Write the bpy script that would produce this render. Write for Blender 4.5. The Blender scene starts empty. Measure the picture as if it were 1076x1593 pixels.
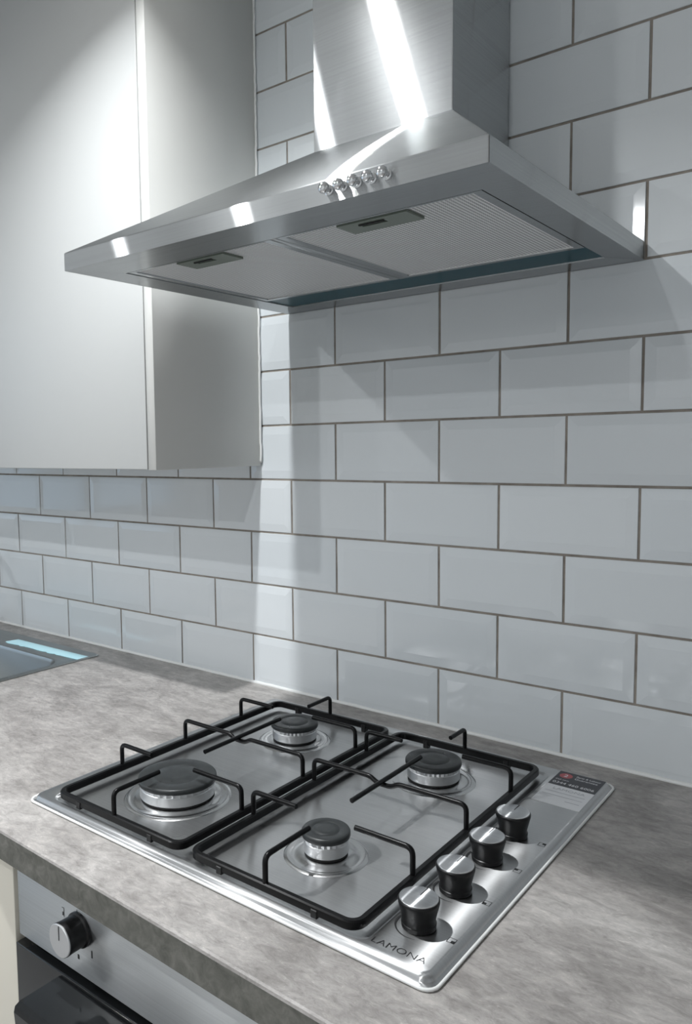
import bpy, bmesh, math, random
from mathutils import Vector, Matrix
random.seed(7)
PI = math.pi
scene = bpy.context.scene
COL = scene.collection

# ------------------------------------------------------------------ camera
# image frame 1076 x 1593, focal length in pixels recovered from the tile grid
FW, FH, FPX, PPX = 1076.0, 1593.0, 1216.88, -115.27
yaw, pit, rol = -0.6944, -0.0835, -0.0150
fwd = Vector((math.sin(yaw) * math.cos(pit), math.cos(yaw) * math.cos(pit), math.sin(pit)))
rgt0 = Vector((math.cos(yaw), -math.sin(yaw), 0))
up0 = rgt0.cross(fwd)
rgt = math.cos(rol) * rgt0 + math.sin(rol) * up0
upv = -math.sin(rol) * rgt0 + math.cos(rol) * up0
cd = bpy.data.cameras.new('camera')
cd.sensor_fit = 'VERTICAL'
cd.sensor_height = 24.0
cd.lens = FPX / FH * 24.0
cd.shift_x = -PPX / FH
cd.clip_start = 0.02
cam = bpy.data.objects.new('camera', cd)
COL.objects.link(cam)
m = Matrix((rgt, upv, -fwd)).transposed().to_4x4()
m.translation = Vector((0.9061, -1.1445, 0.4707 + 0.9067))
cam.matrix_world = m
scene.camera = cam

# ------------------------------------------------------------------ world, exposure
w = bpy.data.worlds.new('world')
scene.world = w
w.use_nodes = True
w.node_tree.nodes['Background'].inputs[0].default_value = (0.62, 0.78, 1.0, 1)
w.node_tree.nodes['Background'].inputs[1].default_value = 0.5
scene.view_settings.view_transform = 'Standard'
scene.view_settings.look = 'None'
scene.view_settings.gamma = 1.0
scene.view_settings.use_curve_mapping = False
scene.view_settings.exposure = 0.30
CEIL = 2.325
LAMP_COL = (0.96, 0.985, 1.0)
LAMPS = [(-0.005, -0.675, 7.8, 122), (-0.76, -1.60, 8.5, 170), (0.35, -2.6, 15.0, 170), (-1.95, -2.2, 9.0, 170)]   # x, y, watts, beam spread; the last two are added fill lights
WINDOW_W = 2.5

# ------------------------------------------------------------------ helpers
MATS = {}
def nodes(name):
    mt = bpy.data.materials.new(name); mt.use_nodes = True
    nt = mt.node_tree; b = nt.nodes['Principled BSDF']
    MATS[name] = mt
    return mt, nt, b
def S(b, **k):
    for n, v in k.items():
        n = n.replace('_', ' ')
        if n in ('Base Color', 'Emission Color') and len(v) == 3: v = (*v, 1)
        b.inputs[n].default_value = v
def plain(name, col, rough=0.5, metal=0.0, **k):
    mt, nt, b = nodes(name)
    S(b, Base_Color=col, Roughness=rough, Metallic=metal, **k)
    return mt
def N(nt, typ, **k):
    n = nt.nodes.new(typ)
    for a, v in k.items(): setattr(n, a, v)
    return n
def ramp(nt, stops):
    r = nt.nodes.new('ShaderNodeValToRGB')
    e = r.color_ramp.elements
    while len(e) < len(stops): e.new(0.5)
    for q, (p, c) in zip(e, stops):
        q.position = p; q.color = (*c, 1) if len(c) == 3 else c
    return r
def coords(nt, scale=(1, 1, 1), rot=(0, 0, 0), kind='Object'):
    tc = nt.nodes.new('ShaderNodeTexCoord'); mp = nt.nodes.new('ShaderNodeMapping')
    nt.links.new(tc.outputs[kind], mp.inputs['Vector'])
    mp.inputs['Scale'].default_value = scale; mp.inputs['Rotation'].default_value = rot
    return mp.outputs['Vector']
def noise(nt, vec, scale, detail=4, rough=0.5, dist=0.0):
    n = nt.nodes.new('ShaderNodeTexNoise')
    n.inputs['Scale'].default_value = scale; n.inputs['Detail'].default_value = detail
    n.inputs['Roughness'].default_value = rough; n.inputs['Distortion'].default_value = dist
    nt.links.new(vec, n.inputs['Vector'])
    return n
def bump(nt, b, h, strength, dist):
    bp = nt.nodes.new('ShaderNodeBump')
    bp.inputs['Strength'].default_value = strength; bp.inputs['Distance'].default_value = dist
    nt.links.new(h, bp.inputs['Height']); nt.links.new(bp.outputs['Normal'], b.inputs['Normal'])
def remap(nt, v, lo, hi, a=0.3, c=0.7):
    mr = nt.nodes.new('ShaderNodeMapRange')
    for i, x in enumerate((a, c, lo, hi)): mr.inputs[i + 1].default_value = x
    nt.links.new(v, mr.inputs[0])
    return mr.outputs[0]

def brushed(name, col, rough, stretch, tangent, grain, smudge=0.015, lines=0.05, dist='MULTI_GGX', soft=None):
    """brushed stainless steel: an anisotropic gloss whose highlight is drawn out along the tangent"""
    mt, nt, b = nodes(name)
    nt.nodes.remove(b)
    g = N(nt, 'ShaderNodeBsdfAnisotropic', distribution=dist)
    g.inputs['Anisotropy'].default_value = -stretch
    cx = N(nt, 'ShaderNodeCombineXYZ')
    for i in range(3): cx.inputs[i].default_value = tangent[i]
    nt.links.new(cx.outputs[0], g.inputs['Tangent'])
    sm = noise(nt, coords(nt, (9, 9, 9)), 1.0, 3, 0.55, 0.4)
    nt.links.new(remap(nt, sm.outputs[0], rough - smudge, rough + smudge), g.inputs['Roughness'])
    ln = noise(nt, coords(nt, grain), 1.0, 2, 0.5)
    r = ramp(nt, [(0.3, tuple(c * (1 - lines) for c in col)), (0.7, tuple(min(1, c * (1 + lines)) for c in col))])
    nt.links.new(ln.outputs[0], r.inputs[0]); nt.links.new(r.outputs[0], g.inputs['Color'])
    out = g.outputs[0]
    if soft:          # a second, wider lobe from the coarser scratches
        h = N(nt, 'ShaderNodeBsdfAnisotropic', distribution='MULTI_GGX')
        h.inputs['Anisotropy'].default_value = -soft[2]; h.inputs['Roughness'].default_value = soft[1]
        nt.links.new(cx.outputs[0], h.inputs['Tangent']); nt.links.new(r.outputs[0], h.inputs['Color'])
        mx = N(nt, 'ShaderNodeMixShader'); mx.inputs[0].default_value = soft[0]
        nt.links.new(out, mx.inputs[1]); nt.links.new(h.outputs[0], mx.inputs[2]); out = mx.outputs[0]
    nt.links.new(out, nt.nodes['Material Output'].inputs['Surface'])
    return mt

def make_materials():
    STEEL = (0.60, 0.615, 0.62)
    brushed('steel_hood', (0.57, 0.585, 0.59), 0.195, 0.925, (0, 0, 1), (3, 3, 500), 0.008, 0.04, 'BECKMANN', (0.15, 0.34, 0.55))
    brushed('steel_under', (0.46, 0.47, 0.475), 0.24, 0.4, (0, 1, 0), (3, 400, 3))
    brushed('steel_hob', (0.60, 0.605, 0.61), 0.29, 0.70, (0, 1, 0), (4, 500, 4), 0.02, 0.04, 'MULTI_GGX', (0.42, 0.26, 0.2))
    brushed('steel_panel', (0.68, 0.70, 0.71), 0.36, 0.6, (0, 0, 1), (3, 3, 500))
    brushed('steel_sink', (0.43, 0.445, 0.445), 0.30, 0.3, (0, 1, 0), (3, 300, 3))
    plain('steel_dish', (0.62, 0.62, 0.62), 0.22, 1.0)
    plain('aluminium', (0.72, 0.73, 0.74), 0.42, 1.0)
    brushed('knob_disc', (0.62, 0.63, 0.645), 0.26, 0.86, (0, 1, 0), (6, 600, 6), 0.01, 0.04, 'MULTI_GGX', (0.6, 0.3, 0.2))
    plain('chrome', (0.75, 0.76, 0.77), 0.10, 1.0)
    plain('black_plastic', (0.006, 0.006, 0.0065), 0.34, Specular_IOR_Level=0.35)
    plain('black_gloss', (0.012, 0.013, 0.014), 0.10)
    plain('black_print', (0.015, 0.015, 0.016), 0.5)
    plain('dark_gap', (0.01, 0.01, 0.01), 0.7)
    plain('silicone', (0.80, 0.81, 0.80), 0.35)
    plain('paper_white', (0.74, 0.75, 0.77), 0.45)
    plain('sticker_black', (0.035, 0.036, 0.045), 0.4)
    plain('sticker_red', (0.42, 0.085, 0.10), 0.4)
    plain('print_grey', (0.45, 0.46, 0.5), 0.5)
    plain('blue_film', (0.52, 0.86, 0.95), 0.25)
    plain('teal_film', (0.003, 0.060, 0.082), 0.3, Specular_IOR_Level=0.06)
    plain('handle_green', (0.17, 0.20, 0.165), 0.35, 0.3)
    plain('ceiling_paint', (0.80, 0.80, 0.79), 0.8)
    plain('wall_paint', (0.80, 0.81, 0.82), 0.7)
    plain('floor_vinyl', (0.42, 0.41, 0.40), 0.5)
    plain('frame_white', (0.8, 0.8, 0.8), 0.4)
    # black enamel of the pan supports
    mt, nt, b = nodes('black_enamel'); S(b, Base_Color=(0.003, 0.003, 0.0034), Roughness=0.30, Specular_IOR_Level=0.22)
    n = noise(nt, coords(nt), 900, 2); bump(nt, b, n.outputs[0], 0.06, 0.0003)
    mt, nt, b = nodes('cap_enamel'); S(b, Base_Color=(0.022, 0.025, 0.026), Roughness=0.38)
    n = noise(nt, coords(nt), 60, 5, 0.6); nt.links.new(remap(nt, n.outputs[0], 0.26, 0.50), b.inputs['Roughness'])
    # glazed wall tile
    mt, nt, b = nodes('tile_glaze'); S(b, Base_Color=(0.74, 0.765, 0.785), Roughness=0.10, Coat_Weight=0.3, Coat_Roughness=0.04)
    oi = N(nt, 'ShaderNodeObjectInfo')
    r = ramp(nt, [(0.0, (0.69, 0.73, 0.755)), (1.0, (0.735, 0.77, 0.79))])
    nt.links.new(oi.outputs['Random'], r.inputs[0]); nt.links.new(r.outputs[0], b.inputs['Base Color'])
    n = noise(nt, coords(nt), 14, 2); bump(nt, b, n.outputs[0], 0.12, 0.002)
    mt, nt, b = nodes('grout'); S(b, Roughness=0.9)
    n = noise(nt, coords(nt), 30, 5, 0.6)
    r = ramp(nt, [(0.3, (0.21, 0.185, 0.16)), (0.7, (0.36, 0.325, 0.285))])
    nt.links.new(n.outputs[0], r.inputs[0]); nt.links.new(r.outputs[0], b.inputs['Base Color'])
    # matt white doors
    mt, nt, b = nodes('cabinet_white'); S(b, Base_Color=(0.51, 0.52, 0.515), Roughness=0.40)
    n = noise(nt, coords(nt), 300, 2); bump(nt, b, n.outputs[0], 0.04, 0.0005)
    mt, nt, b = nodes('carcass_white'); S(b, Base_Color=(0.70, 0.70, 0.675), Roughness=0.42)
    mt, nt, b = nodes('cabinet_cream'); S(b, Base_Color=(0.70, 0.665, 0.58), Roughness=0.42)
    # stone-look laminate: streaked mid grey with pale flecks and darker clouds
    mt, nt, b = nodes('stone_laminate'); S(b, Roughness=0.42)
    cl = noise(nt, coords(nt, (1.6, 2.4, 2), (0, 0, 0.15)), 3.2, 7, 0.62, 1.0)
    st = noise(nt, coords(nt, (18, 38, 40), (0, 0, 0.12)), 1.9, 9, 0.72, 0.7)
    fl = noise(nt, coords(nt, (50, 110, 80), (0, 0, 0.2)), 2.2, 5, 0.75, 0.8)
    r1 = ramp(nt, [(0.30, (0.215, 0.201, 0.191)), (0.5, (0.350, 0.331, 0.318)), (0.70, (0.475, 0.453, 0.436))])
    r2 = ramp(nt, [(0.30, (0.66, 0.65, 0.64)), (0.52, (1.0, 1.0, 1.0)), (0.72, (1.30, 1.29, 1.27))])
    r3 = ramp(nt, [(0.30, (0.74, 0.74, 0.735)), (0.46, (0.98, 0.98, 0.98)), (0.58, (1.02, 1.02, 1.02)), (0.68, (1.30, 1.30, 1.29))])
    nt.links.new(cl.outputs[0], r1.inputs[0]); nt.links.new(st.outputs[0], r2.inputs[0]); nt.links.new(fl.outputs[0], r3.inputs[0])
    m1 = N(nt, 'ShaderNodeMix', data_type='RGBA', blend_type='MULTIPLY'); m1.inputs[0].default_value = 1
    m2 = N(nt, 'ShaderNodeMix', data_type='RGBA', blend_type='MULTIPLY'); m2.inputs[0].default_value = 1
    nt.links.new(r1.outputs[0], m1.inputs[6]); nt.links.new(r2.outputs[0], m1.inputs[7])
    nt.links.new(m1.outputs[2], m2.inputs[6]); nt.links.new(r3.outputs[0], m2.inputs[7])
    nt.links.new(m2.outputs[2], b.inputs['Base Color'])
    bump(nt, b, st.outputs[0], 0.45, 0.002)
    # edging strip: darker, speckled
    mt, nt, b = nodes('laminate_edge'); S(b, Roughness=0.5)
    n = noise(nt, coords(nt, (1, 1, 1)), 55, 6, 0.65, 0.6)
    r = ramp(nt, [(0.3, (0.085, 0.085, 0.073)), (0.5, (0.14, 0.139, 0.121)), (0.72, (0.215, 0.21, 0.188))])
    nt.links.new(n.outputs[0], r.inputs[0]); nt.links.new(r.outputs[0], b.inputs['Base Color'])
    # perforated aluminium grease filter
    mt, nt, b = nodes('filter_mesh'); S(b, Metallic=0.0, Roughness=0.45)
    v = coords(nt, (1, 1, 1), (0, 0, PI / 4))
    sx = N(nt, 'ShaderNodeSeparateXYZ'); nt.links.new(v, sx.inputs[0])
    outs = []
    for i in (0, 1):
        mu = N(nt, 'ShaderNodeMath', operation='MULTIPLY'); mu.inputs[1].default_value = 2 * PI / 0.0066
        si = N(nt, 'ShaderNodeMath', operation='SINE')
        nt.links.new(sx.outputs[i], mu.inputs[0]); nt.links.new(mu.outputs[0], si.inputs[0]); outs.append(si.outputs[0])
    mx = N(nt, 'ShaderNodeMath', operation='MULTIPLY'); nt.links.new(outs[0], mx.inputs[0]); nt.links.new(outs[1], mx.inputs[1])
    r = ramp(nt, [(0.35, (0.92, 0.92, 0.92)), (0.62, (0.30, 0.305, 0.31))])
    nt.links.new(remap(nt, mx.outputs[0], 0, 1, -1, 1), r.inputs[0]); nt.links.new(r.outputs[0], b.inputs['Base Color'])
    bump(nt, b, mx.outputs[0], 0.5, 0.0008)
    mt, nt, b = nodes('lamp_glow'); S(b, Base_Color=(0.9, 0.9, 0.9), Emission_Color=(1, 0.98, 0.95), Emission_Strength=90)
make_materials()

def obj(name, bm, mat, parent=None, smooth=False, auto=None):
    bmesh.ops.recalc_face_normals(bm, faces=bm.faces[:])
    me = bpy.data.meshes.new(name)
    if smooth:
        for f in bm.faces: f.smooth = True
        if auto is not None:
            for e in bm.edges:
                if len(e.link_faces) == 2 and e.calc_face_angle(0) > auto: e.smooth = False
    bm.to_mesh(me); bm.free()
    me.materials.append(MATS[mat])
    o = bpy.data.objects.new(name, me); COL.objects.link(o)
    if parent: o.parent = parent
    return o
def tag(o, label=None, cat=None, group=None, kind=None):
    if label: o['label'] = label
    if cat: o['category'] = cat
    if group: o['group'] = group
    if kind: o['kind'] = kind
    return o
def thing(name, label, cat, loc=(0, 0, 0), group=None):
    o = bpy.data.objects.new(name, None); COL.objects.link(o)
    o.location = loc; o.empty_display_size = 0.05
    return tag(o, label, cat, group)
def add_box(bm, x0, x1, y0, y1, z0, z1, bev=0.0, seg=2):
    r = bmesh.ops.create_cube(bm, size=1.0)
    vs = r['verts']
    for v in vs:
        v.co = Vector(((x0 + x1) / 2 + v.co.x * (x1 - x0), (y0 + y1) / 2 + v.co.y * (y1 - y0), (z0 + z1) / 2 + v.co.z * (z1 - z0)))
    if bev:
        es = {e for v in vs for e in v.link_edges}
        bmesh.ops.bevel(bm, geom=list(es), offset=bev, segments=seg, profile=0.5, affect='EDGES')
def box(name, mat, parent, x0, x1, y0, y1, z0, z1, bev=0.0, seg=2):
    bm = bmesh.new(); add_box(bm, x0, x1, y0, y1, z0, z1, bev, seg)
    return obj(name, bm, mat, parent, smooth=bev > 0, auto=math.radians(50))
def rr(x0, x1, y0, y1, r, n=6):
    """rounded rectangle as a list of (x, y), 4*(n+1) points"""
    pts = []
    for cx, cy, a in ((x1 - r, y1 - r, 0), (x0 + r, y1 - r, PI / 2), (x0 + r, y0 + r, PI), (x1 - r, y0 + r, 1.5 * PI)):
        for i in range(n + 1):
            t = a + PI / 2 * i / n
            pts.append((cx + r * math.cos(t), cy + r * math.sin(t)))
    return pts
def add_loops(bm, loops, close_first=False, close_last=False, ring=False):
    rows = [[bm.verts.new(p) for p in lp] for lp in loops]
    n = len(rows[0]); pairs = list(zip(rows, rows[1:]))
    if ring: pairs.append((rows[-1], rows[0]))
    for a, c in pairs:
        for i in range(n):
            bm.faces.new((a[i], a[(i + 1) % n], c[(i + 1) % n], c[i]))
    if close_first: bm.faces.new(rows[0])
    if close_last: bm.faces.new(rows[-1])
def add_lathe(bm, prof, n=40, cx=0, cy=0, cz=0, cap0=False, cap1=False, M=None):
    loops = []
    for r, z in prof:
        lp = [Vector((r * math.cos(2 * PI * i / n), r * math.sin(2 * PI * i / n), z)) for i in range(n)]
        if M: lp = [M @ v for v in lp]
        loops.append([v + Vector((cx, cy, cz)) for v in lp])
    add_loops(bm, loops, cap0, cap1)
def fillet(pts, r, n=5):
    pts = [Vector(p) for p in pts]; out = [pts[0]]
    for a, b, c in zip(pts, pts[1:], pts[2:]):
        d0 = (a - b); d1 = (c - b)
        k = min(r, d0.length * 0.49, d1.length * 0.49)
        p0 = b + d0.normalized() * k; p1 = b + d1.normalized() * k
        for i in range(n + 1):
            t = i / n
            out.append((1 - t) ** 2 * p0 + 2 * t * (1 - t) * b + t * t * p1)
    out.append(pts[-1])
    return out
def add_tube(bm, pts, r, n=10, caps=True):
    pts = [Vector(p) for p in pts]
    t0 = (pts[1] - pts[0]).normalized()
    u = t0.orthogonal().normalized(); loops = []
    for i, p in enumerate(pts):
        t = (pts[min(i + 1, len(pts) - 1)] - pts[max(i - 1, 0)]).normalized()
        u = (u - t * u.dot(t)).normalized(); v = t.cross(u)
        loops.append([p + r * (math.cos(2 * PI * k / n) * u + math.sin(2 * PI * k / n) * v) for k in range(n)])
    add_loops(bm, loops, caps, caps)
def text_mesh(name, s, size, mat, parent, loc, rot=(0, 0, 0), sx=1.0, thin=0.0, align='LEFT'):
    cu = bpy.data.curves.new(name, 'FONT'); cu.body = s; cu.size = size; cu.offset = thin
    cu.align_x = align; cu.extrude = 0.00005; cu.resolution_u = 3
    t = bpy.data.objects.new(name, cu); COL.objects.link(t)
    dg = bpy.context.evaluated_depsgraph_get(); dg.update()
    me = bpy.data.meshes.new_from_object(t.evaluated_get(dg))
    COL.objects.unlink(t); bpy.data.objects.remove(t); bpy.data.curves.remove(cu)
    me.materials.clear(); me.materials.append(MATS[mat]); me.name = name
    o = bpy.data.objects.new(name, me); COL.objects.link(o)
    o.location = loc; o.rotation_euler = rot; o.scale = (sx, 1, 1); o.parent = parent
    return o

# ------------------------------------------------------------------ room shell
ZW = 0.91            # worktop height
X0, X1, Y0 = -2.6, 2.3, -3.4
bm = bmesh.new(); add_box(bm, X0, X1, 0.0028, 0.12, 0, CEIL)
wall = tag(obj('wall_back', bm, 'grout'), 'grey-brown grouted back wall carrying white bevelled tiles', None, None, 'structure')
tag(box('floor', 'floor_vinyl', None, X0, X1, Y0, 0.12, -0.05, 0), 'grey vinyl kitchen floor', kind='structure')
tag(box('ceiling', 'ceiling_paint', None, X0, X1, Y0, 0.12, CEIL, CEIL + 0.05), 'white painted ceiling', kind='structure')
tag(box('wall_right', 'wall_paint', None, X1, X1 + 0.1, Y0, 0.12, 0, CEIL), 'pale painted wall at the right end', kind='structure')
tag(box('wall_front', 'wall_paint', None, X0, X1, Y0 - 0.1, Y0, 0, CEIL), 'pale painted wall facing the cooker', kind='structure')
# left wall with a window opening
WY0, WY1, WZ0, WZ1 = -2.2, -0.9, 1.0, 2.1
bm = bmesh.new()
for a in ((Y0, WY0, 0, CEIL), (WY1, 0.12, 0, CEIL), (WY0, WY1, 0, WZ0), (WY0, WY1, WZ1, CEIL)):
    add_box(bm, X0 - 0.1, X0, *a)
tag(obj('wall_left', bm, 'wall_paint'), 'pale painted wall with the window', kind='structure')
bm = bmesh.new()
for a in ((WY0, WY0 + 0.05, WZ0, WZ1), (WY1 - 0.05, WY1, WZ0, WZ1), (WY0 + 0.05, WY1 - 0.05, WZ0, WZ0 + 0.05), (WY0 + 0.05, WY1 - 0.05, WZ1 - 0.05, WZ1),
          ((WY0 + WY1) / 2 - 0.03, (WY0 + WY1) / 2 + 0.03, WZ0 + 0.05, WZ1 - 0.05)):
    add_box(bm, X0 - 0.08, X0 - 0.02, *a)
tag(obj('window_1', bm, 'frame_white'), 'white window frame in the left wall', kind='structure')
al = bpy.data.lights.new('window_daylight', 'AREA'); al.shape = 'RECTANGLE'
al.size = WZ1 - WZ0; al.size_y = WY1 - WY0; al.energy = WINDOW_W; al.color = (0.62, 0.83, 1.0)
lo = bpy.data.objects.new('window_daylight', al); COL.objects.link(lo)
lo.location = (X0 - 0.14, (WY0 + WY1) / 2, (WZ0 + WZ1) / 2); lo.rotation_euler = (0, -PI / 2, 0)

# tiles: 203 x 102 mm grid, running bond, one bevelled tile mesh shared by all
TW, TH, G = 0.203, 0.102, 0.0036
Zt = 0.9067
def tile_mesh():
    bm = bmesh.new()
    hx, hz = (TW - G) / 2, (TH - G) / 2
    def lp(ins, y):
        return [(-hx + ins, y, -hz + ins), (hx - ins, y, -hz + ins), (hx - ins, y, hz - ins), (-hx + ins, y, hz - ins)]
    add_loops(bm, [lp(0, 0.0028), lp(0, 0.0018), lp(0.0006, 0.0013), lp(0.0130, 0.0002), lp(0.0150, 0.0)], False, True)
    return bm
tproto = None
for row in range(0, 15):
    off = 0.5 if row % 2 == 0 else 0.0     # even rows have joints at half-tile offsets
    for c in range(-8, 7):
        xc = (c + 0.5 + off) * TW
        zc = Zt + (row + 0.5) * TH
        ztop = min(zc + TH / 2, CEIL)                # the last row is cut at the ceiling
        fit = (ztop - (zc - TH / 2)) / TH
        if fit < 0.15: continue
        zc = ztop - fit * TH / 2
        if tproto is None:
            o = tproto = obj('tile', tile_mesh(), 'tile_glaze', wall, smooth=False)
        else:
            o = tproto.copy(); COL.objects.link(o); o.parent = wall
        o.location = (xc, random.uniform(-0.0001, 0.0001), zc)
        o.scale = (1, 1, fit)
        o.rotation_euler = (random.gauss(0, 0.0035), 0, random.gauss(0, 0.003))

# ------------------------------------------------------------------ worktop and its sealant
def wf(x): return -0.6466 - 0.0255 * x
SX0, SX1, SY0, SY1 = -1.40, -0.526, -0.470, -0.080     # cut-out for the sink
bm = bmesh.new()
xs = [-2.55, SX0, SX1, 0.0, 0.7, 1.6]
TK = 0.038
def yrow(x): return [(-0.0005, ZW), (SY1, ZW), (SY0, ZW), (wf(x) + 0.0035, ZW), (wf(x) + 0.001, ZW - 0.001), (wf(x), ZW - 0.0035), (wf(x), ZW - TK), (SY0, ZW - TK), (SY1, ZW - TK), (-0.0005, ZW - TK)]
rows = [[bm.verts.new((x, y, z)) for y, z in yrow(x)] for x in xs]
for i in range(len(xs) - 1):
    for j in range(10):
        k = (j + 1) % 10
        if i == 1 and j in (1, 7): continue
        bm.faces.new((rows[i][j], rows[i + 1][j], rows[i + 1][k], rows[i][k]))
    if i == 1:
        a, c = rows[i], rows[i + 1]
        bm.faces.new((a[1], c[1], c[8], a[8])); bm.faces.new((a[2], c[2], c[7], a[7]))
        bm.faces.new((a[1], a[2], a[7], a[8])); bm.faces.new((c[1], c[2], c[7], c[8]))
bm.faces.new(rows[0]); bm.faces.new(rows[-1])
for f in bm.faces: f.normal_update()
edge = [f for f in bm.faces if abs(f.normal.y) > 0.9 and all(abs(v.co.y - wf(v.co.x)) < 1e-4 for v in f.verts)]
for f in edge: f.material_index = 1
worktop = tag(obj('worktop', bm, 'stone_laminate'), 'grey stone-effect laminate worktop along the tiled wall', 'worktop')
worktop.data.materials.append(MATS['laminate_edge'])
# white silicone line between tiles and worktop
bm = bmesh.new()
pts = []
for i in range(161):
    x = -1.7 + 3.1 * i / 160
    pts.append((x, 0.0005, ZW + 0.0012 + random.uniform(-0.0004, 0.0004)))
add_tube(bm, pts, 0.0036, 8)
tag(obj('trim_1', bm, 'silicone', None, True), 'white silicone bead between worktop and tiles', kind='structure')

# ------------------------------------------------------------------ inset sink and tap
sink = thing('kitchen_sink', 'stainless steel inset sink set into the worktop under the wall cabinet', 'sink', (-0.96, -0.27, ZW))
def at(o, x, y, z): return (x - o.location.x, y - o.location.y, z - o.location.z)
def loopz(o, x0, x1, y0, y1, r, z, n=6): return [at(o, x, y, z) for x, y in rr(x0, x1, y0, y1, r, n)]
a = (-1.425, -0.512, -0.492, -0.056)
def ins(a, d): return (a[0] + d, a[1] - d, a[2] + d, a[3] - d)
b1 = (-0.985, -0.541, -0.440, -0.142)
bm = bmesh.new()
add_loops(bm, [loopz(sink, *ins(a, 0.001), 0.012, ZW + 0.0002), loopz(sink, *a, 0.012, ZW + 0.0012), loopz(sink, *ins(a, 0.002), 0.012, ZW + 0.003), loopz(sink, *ins(a, 0.006), 0.012, ZW + 0.0034),
               loopz(sink, *ins(a, 0.012), 0.012, ZW + 0.0012),
               loopz(sink, *ins(b1, -0.008), 0.045, ZW + 0.0012), loopz(sink, *ins(b1, -0.002), 0.042, ZW - 0.001), loopz(sink, *ins(b1, 0.001), 0.04, ZW - 0.008),
               loopz(sink, *ins(b1, 0.010), 0.04, ZW - 0.13), loopz(sink, *ins(b1, 0.03), 0.04, ZW - 0.155)], False, True)
obj('basin', bm, 'steel_sink', sink, True, math.radians(40))
bm = bmesh.new()   # strip of pale blue protective film left on the back deck, torn along one side
n = 26; top, low = [], []
for k in range(n + 1):
    t = k / n; x = -0.80 + t * 0.280
    top.append((x + 0.006, -0.0885 + 0.005 * t)); low.append((x, -0.1225 + 0.0095 * t + (random.uniform(-0.003, 0.003) if t < 0.75 else 0)))
lo_ = [[bm.verts.new(at(sink, x, y, ZW + z)) for x, y in q] for q, z in ((top, 0.0015), (top, 0.0026), (low, 0.0026), (low, 0.0015))]
for a_, c_ in zip(lo_, lo_[1:]):
    for k in range(n): bm.faces.new((a_[k], a_[k + 1], c_[k + 1], c_[k]))
tag(obj('protective_film', bm, 'blue_film', sink), 'torn strip of pale blue protective film')
bm = bmesh.new(); add_lathe(bm, [(0.045, 0.001), (0.043, 0.004), (0.034, 0.003), (0.02, 0.001)], 28, *at(sink, -0.76, -0.29, ZW - 0.155), False, True)
obj('drain', bm, 'chrome', sink, True, math.radians(40))
tap = thing('kitchen_tap', 'chrome swan-neck tap on the sink deck', 'tap', (-1.12, -0.10, ZW + 0.0015))
bm = bmesh.new(); add_lathe(bm, [(0.027, 0), (0.027, 0.012), (0.021, 0.018), (0.020, 0.06), (0.012, 0.068)], 28, 0, 0, 0, True, True)
obj('tap_body', bm, 'chrome', tap, True, math.radians(40))
bm = bmesh.new()
sp = [(0, 0, 0.06), (0, 0, 0.19)] + [(0.045 * (1 - math.cos(t)), -0.075 * (1 - math.cos(t)), 0.19 + 0.075 * math.sin(t)) for t in [PI * i / 14 for i in range(1, 15)]] + [(0.09, -0.15, 0.14)]
add_tube(bm, sp, 0.011, 12); obj('spout', bm, 'chrome', tap, True, math.radians(50))
bm = bmesh.new(); add_tube(bm, [(0.018, 0, 0.04), (0.03, 0.0, 0.045), (0.075, 0.0, 0.075)], 0.006, 10); obj('lever', bm, 'chrome', tap, True, math.radians(50))

# ------------------------------------------------------------------ wall cabinets
def wall_cabinet(x1, width, label, panel):
    o = thing('wall_cabinet', label, 'cabinet', (x1, -0.001, 1.341))
    zb, zt, D = 0.0, 0.90, -0.268
    pw = 0.0195 if panel else 0.0
    box('carcass', 'carcass_white', o, -width + 0.001, -pw - 0.0006, D + 0.020, 0, zb + 0.002, zt)
    if panel:
        box('end_panel', 'carcass_white', o, -pw, 0, D, 0, zb, zt, 0.0008, 1)
        bm = bmesh.new(); z = 0.006     # ragged white sealant between panel and tiles
        pts = []
        while z < zt - 0.01:
            pts.append((0.0012 + random.uniform(-0.0006, 0.0010), -0.0026, z)); z += random.uniform(0.004, 0.02)
        add_tube(bm, pts, 0.0024, 6); tag(obj('sealant_bead', bm, 'silicone', o, True), 'white sealant along the cabinet edge')
    box('door', 'cabinet_white', o, -width + 0.0015, -pw - 0.0022, D - 0.0005, D + 0.0185, zb + 0.001, zt - 0.001, 0.001, 2)
    return o
wall_cabinet(-0.0706, 0.62, 'plain white wall cabinet with grey-shaded end panel beside the extractor hood', True)
wall_cabinet(-0.6916, 0.60, 'plain white wall cabinet further along, above the sink', False)

# ------------------------------------------------------------------ extractor hood
hood = thing('extractor_hood', 'stainless steel chimney extractor hood with five push buttons on tiled wall', 'extractor hood', (0.304, 0, 1.6185))
def hz(x, y, z): return (x - 0.304, y, z - 1.6185)
HL, HR, HF, HB = 0.000, 0.608, -0.488, -0.001
ZB, ZL = 1.6185, 1.6420                    # bottom and top of the front lip
CL, CR, CF, ZC = 0.194, 0.418, -0.180, 1.809
def rect(x0, x1, y0, y1, z): return [hz(x0, y0, z), hz(x1, y0, z), hz(x1, y1, z), hz(x0, y1, z)]
IX0, IX1, IY0, IY1 = 0.036, 0.567, -0.412, -0.034
bm = bmesh.new()
add_loops(bm, [rect(IX0, IX1, IY0, IY1, ZB + 0.012), rect(IX0, IX1, IY0, IY1, ZB + 0.0035), rect(HL, HR, HF, HB, ZB), rect(HL, HR, HF, HB, ZL),
               rect(CL - 0.001, CR + 0.001, CF - 0.001, HB, ZC), rect(CL + 0.004, CR - 0.004, CF + 0.004, HB - 0.002, ZC + 0.001)])
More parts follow.
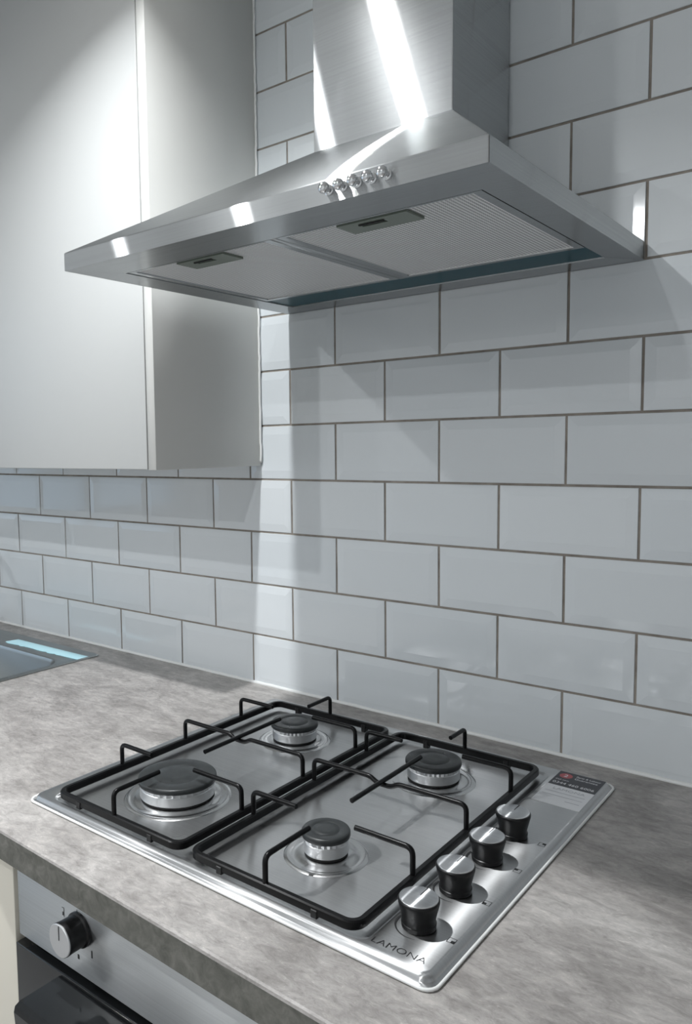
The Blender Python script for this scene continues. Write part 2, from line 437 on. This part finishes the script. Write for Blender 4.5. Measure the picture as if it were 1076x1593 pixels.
sharp = [e for e in bm.edges if all(abs(v.co.z + 1.6185 - z) < 1e-4 for v in e.verts for z in (ZL,)) or abs(e.verts[0].co.z - e.verts[1].co.z) > 0.02]
bmesh.ops.bevel(bm, geom=sharp, offset=0.0012, segments=2, profile=0.5, affect='EDGES')
bmesh.ops.recalc_face_normals(bm, faces=bm.faces[:])
for f in bm.faces:
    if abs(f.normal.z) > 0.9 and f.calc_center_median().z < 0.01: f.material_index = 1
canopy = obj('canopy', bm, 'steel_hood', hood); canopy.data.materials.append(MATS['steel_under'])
bm = bmesh.new(); ch = 0.0009
add_loops(bm, [rect(CL, CR, CF, HB, ZC + 0.0005), rect(CL, CR, CF, HB, CEIL - 0.0005)])
bmesh.ops.bevel(bm, geom=[e for e in bm.edges if abs(e.verts[0].co.z - e.verts[1].co.z) > 0.1], offset=0.0015, segments=2, profile=0.5, affect='EDGES')
obj('chimney', bm, 'steel_hood', hood)
box('inner_plate', 'steel_under', hood, IX0 - 0.304, IX1 - 0.304, IY0, IY1, 0.0121, 0.0135)
# teal protective film left on the rear strip
tag(box('rear_strip', 'teal_film', hood, IX0 + 0.003 - 0.304, IX1 - 0.002 - 0.304, -0.104, IY1 - 0.001, 0.0052, 0.0118), 'teal protective film on the strip behind the filters')
FZ = 0.0042
for i, (fx0, fx1, hx0, hx1) in enumerate(((0.0385, 0.2955, 0.130, 0.214), (0.3065, 0.5645, 0.389, 0.478))):
    fy0, fy1 = -0.409, -0.107
    bm = bmesh.new(); fb = 0.010
    add_loops(bm, [rect(fx0, fx1, fy0, fy1, ZB + FZ + 0.007), rect(fx0, fx1, fy0, fy1, ZB + FZ), rect(fx0 + fb, fx1 - fb, fy0 + 0.004, fy1 - fb, ZB + FZ - 0.0002), rect(fx0 + fb + 0.001, fx1 - fb - 0.001, fy0 + 0.005, fy1 - fb - 0.001, ZB + FZ + 0.0022)], True, False)
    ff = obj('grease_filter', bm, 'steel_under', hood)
    bm = bmesh.new()
    vs = [bm.verts.new(q) for q in rect(fx0 + fb, fx1 - fb, fy0 + 0.004, fy1 - fb, ZB + FZ + 0.0015)]
    bm.faces.new(vs); fm = obj('filter_mesh', bm, 'filter_mesh', ff)
    # catch plate with a finger slot
    hy0, hy1 = -0.403, -0.364
    sl = (hx0 + 0.024, hx0 + 0.056, hy0 + 0.008, hy0 + 0.019)
    bm = bmesh.new()
    add_loops(bm, [rect(hx0, hx1, hy0, hy1, ZB + FZ + 0.0014), rect(hx0, hx1, hy0, hy1, ZB + FZ - 0.0016), rect(*sl, ZB + FZ - 0.0016), rect(*sl, ZB + FZ + 0.0012)])
    hp = obj('filter_catch', bm, 'handle_green', ff); tag(hp, 'grey-green catch plate with dark finger slot')
    bm = bmesh.new(); vs = [bm.verts.new(q) for q in rect(*sl, ZB + FZ + 0.0010)]; bm.faces.new(vs)
    add_box(bm, sl[0] - 0.304, sl[1] - 0.304, sl[2], sl[2] + 0.0025, FZ - 0.003, FZ + 0.001)
    tag(obj('filter_catch', bm, 'dark_gap', ff), 'dark finger slot of the catch')
box('centre_rail', 'steel_under', hood, 0.2962 - 0.304, 0.3058 - 0.304, -0.409, -0.107, FZ - 0.0006, FZ + 0.006, 0.001, 2)
for bx in (0.4406, 0.4575, 0.4742, 0.4907, 0.5073):
    Mr = Matrix.Rotation(PI / 2, 3, 'X')       # lathe axis +z becomes -y
    bm = bmesh.new()
    add_lathe(bm, [(0.0052, 0), (0.0052, 0.002), (0.0034, 0.0028), (0.0032, 0.006), (0.0050, 0.0068), (0.0056, 0.0085), (0.0054, 0.012), (0.0040, 0.0140), (0.0015, 0.0146)], 24, *hz(bx, HF - 0.0002, 1.6305), True, True, Mr)
    obj('push_button', bm, 'chrome', hood, True, math.radians(45))

# ------------------------------------------------------------------ gas hob
hob = thing('gas_hob', 'stainless steel four-burner gas hob with black knobs set in the worktop', 'hob', (0.304, -0.32, ZW))
def lz(x0, x1, y0, y1, r, z, n=6): return loopz(hob, x0, x1, y0, y1, r, z, n)
A = (0.0045, 0.6035, -0.5785, -0.0645)
T = (0.0350, 0.5285, -0.5660, -0.0930)
bm = bmesh.new()
add_loops(bm, [lz(*ins(A, 0.001), 0.012, ZW + 0.0002), lz(*A, 0.012, ZW + 0.001), lz(*ins(A, 0.0012), 0.012, ZW + 0.0022), lz(*ins(A, 0.0035), 0.011, ZW + 0.0030),
               lz(*ins(A, 0.0042), 0.011, ZW + 0.0044), lz(*ins(A, 0.0050), 0.010, ZW + 0.0064), lz(*ins(A, 0.0064), 0.010, ZW + 0.0082), lz(*ins(A, 0.0084), 0.009, ZW + 0.0092), lz(*ins(A, 0.0105), 0.009, ZW + 0.0095),
               lz(*T, 0.014, ZW + 0.0092), lz(*ins(T, 0.0012), 0.013, ZW + 0.0086), lz(*ins(T, 0.0030), 0.012, ZW + 0.0066), lz(*ins(T, 0.0045), 0.011, ZW + 0.0062)], False, True)
obj('hob_plate', bm, 'steel_hob', hob, True, math.radians(50))
bm = bmesh.new()   # white sealant squeezed out around the rim
rim = [at(hob, x, y, ZW + 0.0019) for x, y in rr(*ins(A, -0.0008), 0.013, 5)]
add_tube(bm, rim + [rim[0], rim[1]], 0.0017, 6)
tag(obj('sealant_bead', bm, 'silicone', hob, True), 'white sealant line around the hob rim')
ZT = ZW + 0.0062
BX = (0.162, 0.4045); BY = (-0.455, -0.203)
BURN = [(BX[0], BY[0], 0.0505, 0.069), (BX[0], BY[1], 0.0355, 0.054), (BX[1], BY[1], 0.0365, 0.055), (BX[1], BY[0], 0.0262, 0.0465)]
for x, y, r, R in BURN:
    c = at(hob, x, y, ZT)
    bm = bmesh.new()
    add_lathe(bm, [(R + 0.002, 0.0001), (R, 0.0012), (R - 0.003, 0.0016), (R - 0.006, 0.0009), (r + 0.012, 0.0006), (r + 0.006, 0.0018), (r + 0.002, 0.0028), (r * 0.6, 0.003)], 56, *c, False, True)
    dish = obj('burner_dish', bm, 'steel_dish', hob, True, math.radians(50))
    bm = bmesh.new()
    add_lathe(bm, [(r - 0.004, 0.0030), (r - 0.0015, 0.0034), (r - 0.0015, 0.0050), (r - 0.003, 0.0056)], 48, *c, False, True)
    obj('burner_base', bm, 'dark_gap', dish, True, math.radians(40))
    bm = bmesh.new()      # aluminium crown with flame ports
    n = 36 if r > 0.03 else 24
    def crown(rad, zz): return [Vector(c) + Vector((rad * math.cos(2 * PI * k / (2 * n)), rad * math.sin(2 * PI * k / (2 * n)), zz)) for k in range(2 * n)]
    def slots(rad, zz, dd):
        return [Vector(c) + Vector(((rad - (dd if k % 2 else 0)) * math.cos(2 * PI * k / (2 * n)), (rad - (dd if k % 2 else 0)) * math.sin(2 * PI * k / (2 * n)), zz)) for k in range(2 * n)]
    add_loops(bm, [crown(r - 0.0015, 0.0056), crown(r - 0.0006, 0.0066), crown(r - 0.0010, 0.0176), slots(r - 0.0010, 0.0184, 0.0014), slots(r - 0.0012, 0.0230, 0.0014)], False, True)
    cr = obj('burner_crown', bm, 'aluminium', hob, True, math.radians(35))
    bm = bmesh.new()
    k = 0.0012 if r > 0.04 else 0.0
    add_lathe(bm, [(r - 0.0020, 0.0234), (r + 0.0012, 0.0234), (r + 0.0016, 0.0246), (r + 0.0014, 0.0284), (r + 0.0004, 0.0298), (r - 0.0012, 0.0303), (r * 0.66, 0.0306), (r * 0.63, 0.0300), (r * 0.58, 0.0298), (r * 0.55, 0.0305), (r * 0.3, 0.0309)], 56, *c, False, True)
    obj('burner_cap', bm, 'cap_enamel', cr, True, math.radians(55))
# printed marks, knobs
ZF = ZW + 0.0095
KX = 0.5545; KYS = (-0.5125, -0.4365, -0.3605, -0.2900)
def mark(name, boxes, parent, z, mat='black_print'):
    bm = bmesh.new()
    for x0, x1, y0, y1 in boxes:
        q = [at(hob, x, y, z) for x, y in ((x0, y0), (x1, y0), (x1, y1), (x0, y1))]
        bm.faces.new([bm.verts.new(v) for v in q])
    return obj(name, bm, mat, parent)
kproto = None
for i, ky in enumerate(KYS):
    c = at(hob, KX, ky, ZF)
    bm = bmesh.new()
    add_lathe(bm, [(0.0150, 0.0004), (0.0165, 0.0010), (0.0168, 0.0050), (0.0160, 0.0056), (0.0158, 0.0085), (0.0166, 0.0120), (0.0186, 0.0200), (0.0198, 0.0250), (0.0199, 0.0272), (0.0192, 0.0282), (0.0186, 0.0284)], 44, *c, True, True)
    kn = obj('control_knob', bm, 'black_plastic', hob, True, math.radians(45))
    bm = bmesh.new(); add_lathe(bm, [(0.0187, 0.0284), (0.0186, 0.0290), (0.0178, 0.0294), (0.001, 0.0295)], 44, *c, False, True)
    tag(obj('knob_disc', bm, 'knob_disc', kn, True, math.radians(30)), 'brushed aluminium top disc')
    bm = bmesh.new()
    add_box(bm, c[0] - 0.0004, c[0] + 0.0004, c[1] + 0.003, c[1] + 0.0178, c[2] + 0.0294, c[2] + 0.02975)
    tag(obj('pointer_line', bm, 'black_print', kn), 'thin dark pointer line')
    # printed arc, thick at the high setting
    bm = bmesh.new(); n = 28
    a0, a1 = math.radians(165), math.radians(290)
    inn, out = [], []
    for k in range(n + 1):
        t = k / n; a_ = a0 + (a1 - a0) * t; wd = 0.0024 * (1 - t) + 0.0002
        for rad, l in ((0.0222 - wd / 2, inn), (0.0222 + wd / 2, out)):
            l.append(bm.verts.new((c[0] + rad * math.cos(a_), c[1] + rad * math.sin(a_), c[2] + 0.0001)))
    for k in range(n): bm.faces.new((inn[k], inn[k + 1], out[k + 1], out[k]))
    obj('printed_arc', bm, 'black_print', hob)
    # burner symbol: outlined square with one quarter filled
    sx, sy, s, t = 0.5893, ky - 0.0010, 0.0040, 0.0006
    fill = ((0, -1), (-1, -1), (-1, 1), (0, 1))[i]
    fx0 = sx + (0 if i in (0, 3) else -s); fy0 = sy + (-s if i in (0, 1) else 0)
    mark('printed_symbol', [(sx - s, sx + s, sy - s, sy - s + t), (sx - s, sx + s, sy + s - t, sy + s), (sx - s, sx - s + t, sy - s, sy + s), (sx + s - t, sx + s, sy - s, sy + s), (fx0, fx0 + s, fy0, fy0 + s)], hob, ZF + 0.00012)
text_mesh('brand_lettering', 'LAMONA', 0.0118, 'black_print', hob, at(hob, 0.5292, -0.5600, ZF + 0.0001), (0, 0, 0.02), 1.14, -0.0002)
# guarantee sticker
stk = box('sticker', 'paper_white', hob, *[v for v in (0.5345 - 0.304, 0.5955 - 0.304, -0.1850 + 0.32, -0.0755 + 0.32)], 0.0095, 0.0098)
stk['label'] = 'black and white guarantee sticker with red roundel'
zs = ZF + 0.00035
mark('sticker_band', [(0.5345, 0.5955, -0.1250, -0.0755)], stk, zs, 'sticker_black')
bm = bmesh.new(); add_lathe(bm, [(0.0085, 0.00005), (0.0001, 0.0001)], 28, *at(hob, 0.5465, -0.0890, zs), False, False)
obj('sticker_roundel', bm, 'sticker_red', stk)
zt = zs + 0.0002
text_mesh('sticker_lettering', '2', 0.012, 'paper_white', stk, at(hob, 0.5435, -0.0930, zt), (0, 0, 0))
text_mesh('sticker_lettering', 'Parts & Labour', 0.0072, 'paper_white', stk, at(hob, 0.5590, -0.0868, zt), (0, 0, 0), 0.74)
text_mesh('sticker_lettering', 'Guarantee', 0.0078, 'paper_white', stk, at(hob, 0.5590, -0.0948, zt), (0, 0, 0), 0.92)
text_mesh('sticker_lettering', 'Call now', 0.005, 'paper_white', stk, at(hob, 0.5375, -0.1060, zt), (0, 0, 0))
text_mesh('sticker_lettering', '0344 460 6006', 0.0098, 'paper_white', stk, at(hob, 0.5375, -0.1185, zt), (0, 0, 0), 0.92)
text_mesh('sticker_lettering', 'LAMONA', 0.0095, 'print_grey', stk, at(hob, 0.5450, -0.1385, zt), (0, 0, 0), 1.05, -0.0001)
mark('sticker_print_lines', [(0.5385, 0.5900, -0.1470 - 0.0105 * k, -0.1458 - 0.0105 * k) for k in range(2)] + [(0.5720, 0.5900, -0.1690, -0.1676)], stk, zt, 'print_grey')

# ------------------------------------------------------------------ pan supports (lift-off grates)
FZ0, FZ1, WBAR = ZW + 0.0118, ZW + 0.0216, 0.0074
ZTOP = ZW + 0.0498
RR = 0.0031
def pan_support(x0, x1, bx, label, tips):
    y0, y1 = -0.5650, -0.1030
    o = thing('pan_support', label, 'pan support', (bx, -0.33, ZT), 'pan supports on the gas hob')
    L = lambda p: at(o, *p)
    bm = bmesh.new(); w_ = WBAR; c = 0.0014
    prof = [(0, FZ0 + c), (c, FZ0), (w_ - c, FZ0), (w_, FZ0 + c), (w_, FZ1 - c), (w_ - c, FZ1), (c, FZ1), (0, FZ1 - c)]
    add_loops(bm, [[L((x, y, z)) for x, y in rr(x0 + d, x1 - d, y0 + d, y1 - d, 0.017 - d, 6)] for d, z in prof], ring=True)
    obj('frame', bm, 'black_enamel', o, True, math.radians(35))
    h = WBAR / 2
    xl, xr, yf, yb, ym = x0 + h, x1 - h, y0 + h, y1 - h, -0.331
    zb = FZ1 - 0.004
    def finger(path, name='support_finger'):
        bm = bmesh.new(); add_tube(bm, fillet([L(q) for q in path], 0.0085), RR, 10)
        obj(name, bm, 'black_enamel', o, True, math.radians(60))
    for yb_, tl, tr in ((BY[0], tips[0], tips[1]), (BY[1], tips[2], tips[3])):
        finger([(xl, yb_, zb), (xl, yb_, ZTOP), (tl, yb_, ZTOP)])
        finger([(xr, yb_, zb), (xr, yb_, ZTOP), (tr, yb_, ZTOP)])
    finger([(bx, yf, zb), (bx, yf, ZTOP), (bx, tips[4], ZTOP)])
    finger([(bx, yb, zb), (bx, yb, ZTOP), (bx, tips[5], ZTOP)])
    finger([(xl, ym, zb), (xl, ym, ZTOP), (bx - 0.020, ym, ZTOP), (bx - 0.010, ym, ZTOP - 0.0062), (bx + 0.010, ym, ZTOP - 0.0062), (bx + 0.020, ym, ZTOP), (xr, ym, ZTOP), (xr, ym, zb)], 'cross_bar')
    finger([(bx, -0.4030, ZTOP), (bx, -0.2390, ZTOP)], 'long_bar')
    for fx in (x0 + 0.050, x1 - 0.050):
        for fy in (y0, y1):
            s = -1 if fy == y0 else 1
            bm = bmesh.new()
            add_box(bm, fx - 0.004 - bx, fx + 0.004 - bx, fy + 0.33 - 0.0012 if s < 0 else fy + 0.33 - WBAR - 0.0012, fy + 0.33 + WBAR + 0.0012 if s < 0 else fy + 0.33 + 0.0012, 0.0002 if s > 0 else 0.0034, FZ1 - ZT - 0.003, 0.0008, 1)
            obj('rubber_foot', bm, 'black_plastic', o)
    return o
pan_support(0.0450, 0.2800, BX[0], 'black wire pan support over the two burners away from the knobs', (0.112, 0.194, 0.118, 0.198, -0.487, -0.166))
pan_support(0.2920, 0.5190, BX[1], 'black wire pan support over the two burners beside the knobs', (0.362, 0.444, 0.355, 0.448, -0.487, -0.152))

# ------------------------------------------------------------------ oven and base cabinet under the worktop
oven = thing('built_in_oven', 'stainless and black built-in oven under the worktop below the hob', 'oven', (0.35, -0.62, 0.12))
def ov(x0, x1, y0, y1, z0, z1): return (x0 - 0.35, x1 - 0.35, y0 + 0.62, y1 + 0.62, z0 - 0.12, z1 - 0.12)
box('oven_body', 'dark_gap', oven, *ov(0.058, 0.642, -0.612, -0.06, 0.12, 0.866))
box('control_panel', 'steel_panel', oven, *ov(0.0525, 0.6475, -0.630, -0.6121, 0.7690, 0.8700), 0.001, 2)
box('oven_door', 'black_gloss', oven, *ov(0.0525, 0.6475, -0.636, -0.6121, 0.215, 0.7610), 0.0015, 2)
box('lower_trim', 'steel_panel', oven, *ov(0.0525, 0.6475, -0.630, -0.6121, 0.12, 0.208), 0.001, 2)
bm = bmesh.new()
def hp(y, z, ww): return [(x - 0.35, y + 0.62, z - 0.12) for x in (ww, 0.70 - ww)]
prof = [(-0.6365, 0.7575, 0.1460), (-0.690, 0.7575, 0.1460), (-0.6965, 0.7550, 0.1465), (-0.6985, 0.7490, 0.1470), (-0.6975, 0.7330, 0.1475), (-0.6930, 0.7285, 0.1490), (-0.675, 0.7250, 0.1560), (-0.6365, 0.7230, 0.1620)]
rows = [[bm.verts.new(v) for v in hp(*q)] for q in prof]
for a_, c_ in zip(rows, rows[1:] + rows[:1]): bm.faces.new((a_[0], a_[1], c_[1], c_[0]))
bm.faces.new([r_[0] for r_ in rows]); bm.faces.new([r_[1] for r_ in rows])
obj('door_handle', bm, 'black_gloss', oven)
Mr = Matrix.Rotation(PI / 2, 3, 'X')
KO = (0.1800 - 0.35, -0.6302 + 0.62, 0.8255 - 0.12)
bm = bmesh.new(); add_lathe(bm, [(0.0205, 0.0), (0.0205, 0.003), (0.0185, 0.0045), (0.0188, 0.020), (0.0195, 0.0255), (0.0190, 0.0270)], 44, *KO, True, True, Mr)
ok = obj('control_knob', bm, 'black_plastic', oven, True, math.radians(45))
bm = bmesh.new(); add_lathe(bm, [(0.0192, 0.0262), (0.0192, 0.0276), (0.0184, 0.0282), (0.001, 0.0283)], 44, *KO, False, True, Mr)
tag(obj('knob_disc', bm, 'aluminium', ok, True, math.radians(30)), 'silver disc on the knob')
bm = bmesh.new(); add_box(bm, KO[0] - 0.0005, KO[0] + 0.0005, KO[1] - 0.0287, KO[1] - 0.0282, KO[2] + 0.001, KO[2] + 0.0175)
obj('pointer_line', bm, 'black_print', ok)
def pmark(boxes):
    bm = bmesh.new()
    for x0, x1, z0, z1 in boxes:
        bm.faces.new([bm.verts.new((x - 0.35, -0.6302 + 0.62, z - 0.12)) for x, z in ((x0, z0), (x1, z0), (x1, z1), (x0, z1))])
    obj('printed_symbol', bm, 'black_print', oven)
def outline(cx, cz, hw, hh, t=0.0007): return [(cx - hw, cx + hw, cz - hh, cz - hh + t), (cx - hw, cx + hw, cz + hh - t, cz + hh), (cx - hw, cx - hw + t, cz - hh, cz + hh), (cx + hw - t, cx + hw, cz - hh, cz + hh)]
pmark(outline(0.1757, 0.8562, 0.0050, 0.0060, 0.0008) + [(0.1753, 0.1761, 0.8532, 0.8592)])
pmark([(0.1753, 0.1762, 0.8440, 0.8475)])
pmark([(0.1460, 0.1505, 0.8392, 0.8400), (0.1497, 0.1505, 0.8285, 0.8400), (0.1470, 0.1490, 0.8300, 0.8345)])
pmark([(0.1740, 0.1772, 0.7875, 0.7930)]); pmark([(0.2000, 0.2022, 0.7990, 0.8080)])

bc = thing('base_cabinet', 'cream base cabinet door beside the oven under the worktop', 'cabinet', (0.0, -0.62, 0.0))
box('carcass', 'cabinet_cream', bc, -0.505, 0.0475, 0.008, 0.55, 0.12, 0.8715)
box('door', 'cabinet_cream', bc, -0.503, 0.0465, -0.012, 0.0075, 0.13, 0.868, 0.001, 2)
box('plinth', 'cabinet_cream', bc, -0.505, 0.65, 0.06, 0.078, 0.0, 0.1195)
bc = thing('base_cabinet', 'cream base cabinet on the side of the oven nearer the control knobs', 'cabinet', (0.0, -0.62, 0.0))
box('carcass', 'cabinet_cream', bc, 0.6525, 1.25, 0.008, 0.55, 0.12, 0.8715)
box('door', 'cabinet_cream', bc, 0.6535, 1.249, -0.012, 0.0075, 0.13, 0.868, 0.001, 2)
box('plinth', 'cabinet_cream', bc, 0.6525, 1.25, 0.06, 0.078, 0.0, 0.1195)

# ------------------------------------------------------------------ ceiling downlights, plus two unseen ones added as fill
for i, (lx, ly, k, sp_) in enumerate(LAMPS):
    nm = ('round recessed ceiling downlight above the hob', 'round recessed ceiling downlight towards the window', 'added ceiling fill light near the front wall', 'added ceiling fill light in the corner by the window wall')[i]
    o = thing('downlight_or_fill', nm, 'downlight', (lx, ly, CEIL))
    bm = bmesh.new(); add_lathe(bm, [(0.044, -0.0002), (0.043, -0.004), (0.036, -0.006), (0.031, -0.002), (0.031, -0.0004)], 36)
    obj('trim_ring', bm, 'chrome', o, True, math.radians(40))
    bm = bmesh.new(); add_lathe(bm, [(0.030, -0.001), (0.0005, -0.0012)], 28, 0, 0, 0, False, True); obj('lens', bm, 'lamp_glow', o)
    ld = bpy.data.lights.new('beam_or_fill', 'AREA'); ld.shape = 'DISK'; ld.size = 0.045
    ld.spread = math.radians(sp_); ld.energy = k; ld.color = LAMP_COL
    lo = bpy.data.objects.new('beam_or_fill', ld); COL.objects.link(lo); lo.parent = o; lo.location = (0, 0, -0.007)
